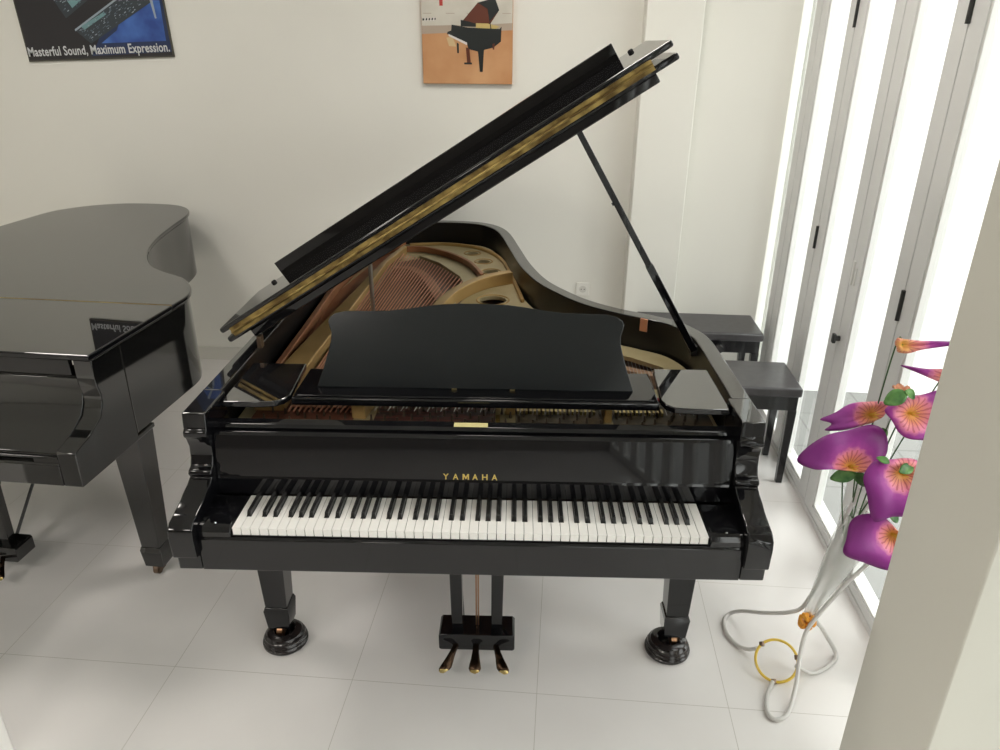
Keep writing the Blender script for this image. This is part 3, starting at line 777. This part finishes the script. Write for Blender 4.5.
# lid, gold inside, body, keys, legs
quad(bm, S2([(430, 165), (560, 10), (700, -30), (735, 70), (665, 180), (640, 215), (470, 200)]), y - .0008, 2)
quad(bm, S2([(560, 10), (700, -30), (735, 70), (655, 165), (640, 60)]), y - .0011, 1)
quad(bm, S2([(420, 150), (490, 165), (640, 210), (420, 205)]), y - .0012, 1)
quad(bm, S2([(545, 178), (640, 180), (740, 205), (700, 228), (545, 228)]), y - .0014, 3)
quad(bm, S2([(345, 190), (480, 215), (740, 225), (755, 205), (750, 330), (690, 380), (600, 405), (560, 415), (480, 395), (470, 345), (330, 275), (305, 270), (310, 250), (340, 240)]), y - .0017, 1)
quad(bm, S2([(318, 268), (470, 340), (470, 362), (318, 285)]), y - .0020, 4)
quad(bm, S2([(560, 400), (610, 400), (600, 590), (575, 590)]), y - .0019, 1)
quad(bm, S2([(385, 340), (402, 350), (402, 430), (388, 430)]), y - .0019, 1)
quad(bm, S2([(680, 350), (700, 345), (695, 398), (683, 398)]), y - .0019, 2)
quad(bm, S2([(460, 380), (490, 390), (500, 520), (470, 520)]), y - .0019, 2)
quad(bm, S2([(445, 510), (510, 510), (510, 526), (445, 526)]), y - .0021, 1)
quad(bm, S2([(655, 165), (662, 165), (672, 225), (664, 225)]), y - .0021, 1)
finish('painting', bm, mats, pa, smooth=False)

# power socket
so = empty('wall_socket', (.340, YB, .560), 0, 'small white power socket low on the back wall behind the open piano', 'socket')
bm = B(); box(bm, -.04, .04, -.010, -.0005, -.04, .04); finish('plate', bm, M['plastic'], so, .004, 3)
bm = B(); tube(bm, [(0, -.0105, 0), (0, -.0125, 0)], .021, 24)
finish('face', bm, M['skirting'], so)
bm = B()
for s in (-1, 1): tube(bm, [(s * .009, -.0126, 0), (s * .009, -.0135, 0)], .003, 10)
finish('pin_hole', bm, M['dark'], so)

# white cabinet whose corner shows bottom left
cb = empty('white_cabinet', (-1.572, -.40, 0), 0, 'white cabinet corner peeking in at the bottom left edge of the floor', 'cabinet')
bm = B(); box(bm, -.25, .252, -.25, .25, 0, .55); finish('body', bm, M['white_box'], cb, .01, 3)
bm = B(); box(bm, -.26, .262, -.26, .258, .55, .58); finish('top', bm, M['white_box'], cb, .004)

# ------------------------------------------------------------------ flower stand
st = empty('flower_stand', (1.06, .43, 0), 0, 'white wire flower stand with a yellow ring, milky cone and orange bow', 'flower stand')
so_ = V((1.06, .43, 0))
def W3(L): return [V(p) - so_ for p in L]
wa = V((1.061, .44, .166))
legs = [
    [(1.150, .470, .655), (1.114, .447, .560), (1.095, .480, .310), (1.058, .465, .200), (1.016, .465, .165), (.955, .517, .110), (.901, .589, .050), (.869, .616, .012), (.842, .582, .008), (.840, .517, .008), (.864, .465, .008), (.895, .437, .018), (.915, .417, .045)],
    [(1.240, .388, .530), (1.207, .421, .420), (1.153, .428, .320), (1.091, .417, .210), (1.050, .391, .150), (1.030, .351, .090), (1.006, .277, .035), (.963, .190, .008), (.919, .160, .008), (.900, .185, .008), (.913, .247, .008), (.943, .305, .014)],
    [(1.176, .462, .620), (1.154, .490, .360), (1.097, .462, .175), (1.134, .463, .100), (1.185, .459, .020), (1.180, .428, .008), (1.138, .389, .008), (1.084, .358, .010), (1.028, .362, .032)],
]
for Lp in legs:
    bm = B(); tube(bm, spline(W3(Lp), 8), .0068, 10); finish('wire_leg', bm, M['whitewire'], st)
ctr = V((.966, .365, .046)) - so_; ex = V((1, .05, .05)).normalized(); ey = V((-.02, .80, .60)).normalized()
bm = B(); tube(bm, [ctr + ex * .068 * math.cos(a) + ey * .066 * math.sin(a) for a in [2 * PI * k / 40 for k in range(40)]], .0046, 8, closed=True); finish('ring', bm, M['yellow'], st)
for a in (math.radians(128), math.radians(-105), math.radians(8)):
    bm = B(); p = ctr + ex * .068 * math.cos(a) + ey * .066 * math.sin(a); tube(bm, [p - ey * .007, p + ey * .007], .0085, 10); finish('tie', bm, M['caster_dark'], st)
# cone sleeve
bm = B(); ax0 = V((1.062, .442, .17)) - so_; ax1 = V((1.175, .455, .56)) - so_
dirv = (ax1 - ax0); tube(bm, [ax0 + dirv * t for t in (0, .25, .5, .75, 1)], [.012, .028, .042, .054, .062], 24, cap=False)
finish('cone_sleeve', bm, M['film'], st)
bm = B()
for k in range(7):
    a = k * .9; c = wa - so_ + V((.012 * math.cos(a), -.014 + .006 * math.sin(a * 2), .013 * math.sin(a)))
    tube(bm, [c + V((.012 * math.cos(t + a), .008 * math.sin(2 * t), .014 * math.sin(t))) for t in [2 * PI * j / 14 for j in range(14)]], .0065, 7, closed=True)
finish('orange_bow', bm, M['orange'], st)

# ------------------------------------------------------------------ artificial lilies
def petal(bm, uvl, length, width, cup_, droop, rot, point=.5, nu=7, nv=10, z0=.0, twist=0.):
    """one petal grown from the throat outward (local +Z is the flower's axis)"""
    g = []
    for j in range(nv + 1):
        v = j / nv; row = []
        wv = width * (math.sin(PI * min(1, v * .93 + .07)) ** (.55)) * (1 - .35 * v ** 3)
        if v > .82: wv *= max(0.02, 1 - ((v - .82) / .18) ** (1.6) * (1 - .02)) if point > .3 else 1
        r = .006 + length * v; z = z0 + cup_ * math.sin(v * PI * .55) - droop * v * v
        for i in range(nu + 1):
            u = i / nu * 2 - 1
            x = u * wv / 2; zz = z + .10 * wv * (u * u) + .004 * math.sin(v * 14 + u * 5) * v
            p = V((x, r, zz)); row.append((p, (u * .5 + .5 + rot * .13, v)))
        g.append(row)
    Rz = Matrix.Rotation(rot, 4, 'Z')
    vs = [[bm.verts.new(Rz @ p) for p, _ in row] for row in g]
    for j in range(nv):
        for i in range(nu):
            f = bm.faces.new((vs[j][i], vs[j][i+1], vs[j+1][i+1], vs[j+1][i]))
            for lp, (jj, ii) in zip(f.loops, ((j, i), (j, i+1), (j+1, i+1), (j+1, i))): lp[uvl].uv = g[jj][ii][1]

def solid(o, t=.0016):
    md = o.modifiers.new('thick', 'SOLIDIFY'); md.thickness = t; return o

def leaf_mesh(L, W):
    bm = B(); n = 8; rows = []
    for j in range(n + 1):
        v = j / n; w = W * math.sin(PI * (v * .96 + .02)) ** .8; z = -.25 * L * v * v
        rows.append([bm.verts.new((s * w / 2, L * v, z + abs(s) * w * .18)) for s in (-1, -.5, 0, .5, 1)])
    for a, b in zip(rows, rows[1:]):
        for i in range(4): bm.faces.new((a[i], a[i+1], b[i+1], b[i]))
    return bm

PX = .0032
def leaf_at(o, base, ang, ln, wf=.62):
    """a leaf whose blade faces the room, growing at an angle to the horizontal"""
    a = math.radians(ang); d = (R_ * math.cos(a) + U_ * math.sin(a)); nrm = (-F_ + V((0, 0, .5))).normalized()
    side = d.cross(nrm).normalized(); nrm = side.cross(d).normalized()
    bm = B(); n = 8; rows = []
    for j in range(n + 1):
        v = j / n; w = ln * wf * math.sin(PI * (v * .94 + .03)) ** .75; c = V(base) - o.location + d * ln * v - nrm * (.35 * ln * v * v)
        rows.append([bm.verts.new(c + side * (s_ * w / 2) + nrm * abs(s_) * w * .16) for s_ in (-1, -.5, 0, .5, 1)])
    for p_, q_ in zip(rows, rows[1:]):
        for i in range(4): bm.faces.new((p_[i], p_[i+1], q_[i+1], q_[i]))
    solid(finish('leaf', bm, M['leaf'], o, ang=80), .001)

def lily(loc, outline, label, leaves_=(), depth=.030, tilt=(0, 0), group='magenta artificial lilies in the flower stand', stamen=True):
    """a silk bloom: one funnel-shaped, ruffled sheet around the throat"""
    o = empty('artificial_lily', loc, 0, label, 'flower', group)
    pts = [V((x * PX, -y * PX, 0)) for x, y in outline]
    cl = spline(pts, 6, closed=True); N = len(cl); nv = 9
    bm = B(); uvl = bm.loops.layers.uv.new('UVMap'); rings = []; uvr = []
    for j in range(nv + 1):
        v = j / nv; row = []; ur = []
        for i, q in enumerate(cl):
            r = q.length; ang = math.atan2(q.y, q.x)
            dd = depth * math.sin(min(1, v * 1.05) * PI * .62) - .010 * v ** 4 + .004 * v * math.sin(5 * ang + v * 3) + (tilt[0] * q.x + tilt[1] * q.y) * v
            r0 = .004 / max(r, .004); f_ = r0 + (1 - r0) * v
            row.append(bm.verts.new(R_ * q.x * f_ + U_ * q.y * f_ - F_ * dd)); ur.append((ang / (2 * PI), r * f_ / .105))
        rings.append(row); uvr.append(ur)
    for j in range(nv):
        for i in range(N):
            k = (i + 1) % N
            f = bm.faces.new((rings[j][i], rings[j][k], rings[j+1][k], rings[j+1][i]))
            us = [uvr[j][i], uvr[j][k], uvr[j+1][k], uvr[j+1][i]]
            if max(u[0] for u in us) - min(u[0] for u in us) > .5: us = [(u[0] + 1 if u[0] < 0 else u[0], u[1]) for u in us]
            for lp, u in zip(f.loops, us): lp[uvl].uv = u
    bm.faces.new(rings[0][::-1])
    solid(finish('petals', bm, M['petal'], o, ang=80), .0012)
    if stamen:
        bm = B()
        for k in range(5):
            a = k * 2 * PI / 5 + .3; e_ = R_ * math.cos(a) + U_ * math.sin(a)
            tube(bm, [e_ * .002, e_ * .005 - F_ * .022, e_ * .009 - F_ * .034], .0013, 5)
        finish('stamens', bm, M['yellow'], o)
    base = V((1.14, .452, .45)) + V((random.uniform(-.02, .02), random.uniform(-.02, .02), 0)) - V(loc)
    back = F_ * .035
    bm = B(); tube(bm, spline([V((0, 0, 0)), back, base * .5 + back, base], 6), .0022, 6); finish('stem', bm, M['stem'], o)
    for lf in leaves_: leaf_at(o, *lf)
    return o

lily((1.064, .385, .780), [(-50, -7), (-28, -27), (-4, -33), (17, -38), (29, -30), (31, -12), (19, 1), (8, 5), (-2, 4), (-20, 2), (-36, 2)],
     'largest magenta lily, its long pointed petal reaching left towards the bench', [((1.075, .360, .770), 188, .066), ((1.065, .358, .765), -22, .062)], .034)
lily((1.122, .46, .912), [(-47, 4), (-33, -2), (-19, -10), (-3, -12), (16, -11), (12, 0), (-2, 8), (-26, 14), (-43, 14), (-37, 8)],
     'flattened magenta lily seen from its side, just above the largest one', [((1.150, .43, .885), -60, .035)], .02)
lily((1.200, .40, .950), [(26, -20), (27, 2), (24, 22), (8, 23), (-8, 20), (-20, 5), (-24, -4), (-11, -12), (8, -17)],
     'wide open magenta lily with a salmon throat, beside the edge of the near pillar', [((1.165, .375, 1.025), 205, .060, .75), ((1.160, .375, 1.030), -25, .040, .7)], .030)
lily((1.195, .36, .780), [(-36, 6), (-33, 18), (-26, 42), (-10, 38), (6, 36), (14, 16), (17, -2), (9, -13), (-12, -13), (-24, -12), (-33, -3)],
     'magenta lily to the right of the largest one, facing the camera under a leaf', [((1.175, .325, .802), 25, .050), ((1.150, .34, .822), 150, .034)], .032)
lily((1.203, .33, .590), [(-41, -12), (-33, -19), (-17, -20), (-5, -12), (4, 0), (5, 18), (-6, 31), (-30, 24), (-48, 16), (-45, 2)],
     'lowest magenta lily, hanging next to the milky cone of the stand', [((1.170, .325, .672), -35, .052)], .034)
lily((1.146, .42, 1.146), [(-5, -6), (-4, 5), (4, 7), (14, 4), (34, 1), (49, -1), (34, -3), (12, -4), (3, -5)],
     'topmost magenta lily seen edge-on, its petal stretching towards the pillar', (), .012, tilt=(.3, 0), stamen=False)
lily((1.290, .42, 1.052), [(-38, -12), (-18, -9), (4, -8), (16, 0), (8, 8), (-6, 4), (-20, -3)],
     'thin pointed magenta lily half hidden by the near pillar, below the topmost one', (), .015, tilt=(.2, 0), stamen=False)
# closed bud
bd = empty('lily_bud', (1.170, .415, .975), 0, 'peach half-open bud between the leaf and the wide open lily', 'flower')
bm = B(); uvl = bm.loops.layers.uv.new('UVMap')
for k in range(5): petal(bm, uvl, .018, .028, .045, 0, k * 2 * PI / 5)
solid(finish('petals', bm, mat('peach_petal', (.72, .36, .22), .5), bd, ang=80))
bm = B(); tube(bm, spline([V((0, 0, .004)), V((-.005, .01, -.06)), V((-.03, .03, -.30)), V((-.03, .035, -.50))], 6), .0022, 6); finish('stem', bm, M['stem'], bd)

# ------------------------------------------------------------------ added fill lamps (out of frame) to brighten the room, and daylight
for i, (x, y) in enumerate(((-2.3, .9), (.1, 1.3), (-2.9, -2.2), (-1.3, -2.6))):
    lp = empty('fill_lamp', (x, y, ZC), 0, 'added fill lamp number %d' % (i + 1), 'lamp'); lp['label'] = ('added round fill lamp over the closed piano', 'added round fill lamp over the open piano', 'added round fill lamp behind the camera on the left', 'added round fill lamp behind the camera, nearer its middle')[i]
    bm = B(); lathe(bm, [(0, -.012), (.33, -.012), (.34, -.030), (.365, -.030), (.37, -.0), (0, -.0)], 48); finish('housing', bm, M['white_box'], lp)
    bm = B(); lathe(bm, [(0, -.026), (.30, -.025), (.328, -.0125), (0, -.0125)], 48); finish('diffuser', bm, M['lamp'], lp)

w = bpy.data.worlds.new('sky'); bpy.context.scene.world = w; w.use_nodes = True
nt = w.node_tree; bg = nt.nodes['Background']; bg.inputs[1].default_value = 2.7
tc = nt.nodes.new('ShaderNodeTexCoord'); sp = nt.nodes.new('ShaderNodeSeparateXYZ'); cr = nt.nodes.new('ShaderNodeValToRGB')
cr.color_ramp.elements[0].position = .45; cr.color_ramp.elements[0].color = (.55, .545, .53, 1)
cr.color_ramp.elements[1].position = .56; cr.color_ramp.elements[1].color = (1.0, .985, .965, 1)
mp = nt.nodes.new('ShaderNodeMapRange'); mp.inputs[1].default_value = -1; mp.inputs[2].default_value = 1
nt.links.new(tc.outputs['Generated'], sp.inputs[0]); nt.links.new(sp.outputs[2], mp.inputs[0]); nt.links.new(mp.outputs[0], cr.inputs[0]); nt.links.new(cr.outputs[0], bg.inputs[0])

def portal(y0, y1):
    ld = bpy.data.lights.new('daylight', 'AREA'); ld.shape = 'RECTANGLE'; ld.size = y1 - y0; ld.size_y = 2.7; ld.cycles.is_portal = True
    o = bpy.data.objects.new('window_daylight', ld); C.objects.link(o); o.location = (XR + .10, (y0 + y1) / 2, 1.38)
    o.rotation_euler = (V((-1, 0, 0))).to_track_quat('-Z', 'Y').to_euler()
    o.rotation_euler = Matrix(((0, 0, 1), (1, 0, 0), (0, 1, 0))).to_euler()
portal(-.015, 2.69); portal(YF, -.35)
sc = bpy.context.scene
sc.view_settings.view_transform = 'Standard'; sc.view_settings.look = 'None'; sc.view_settings.gamma = 1; sc.view_settings.use_curve_mapping = False
sc.view_settings.exposure = .92
sc.cycles.max_bounces = 10; sc.cycles.diffuse_bounces = 6; sc.cycles.glossy_bounces = 6; sc.cycles.transparent_max_bounces = 12
sc.cycles.sample_clamp_indirect = 2.5; sc.cycles.sample_clamp_direct = 4.0
sc.cycles.caustics_reflective = False; sc.cycles.caustics_refractive = False
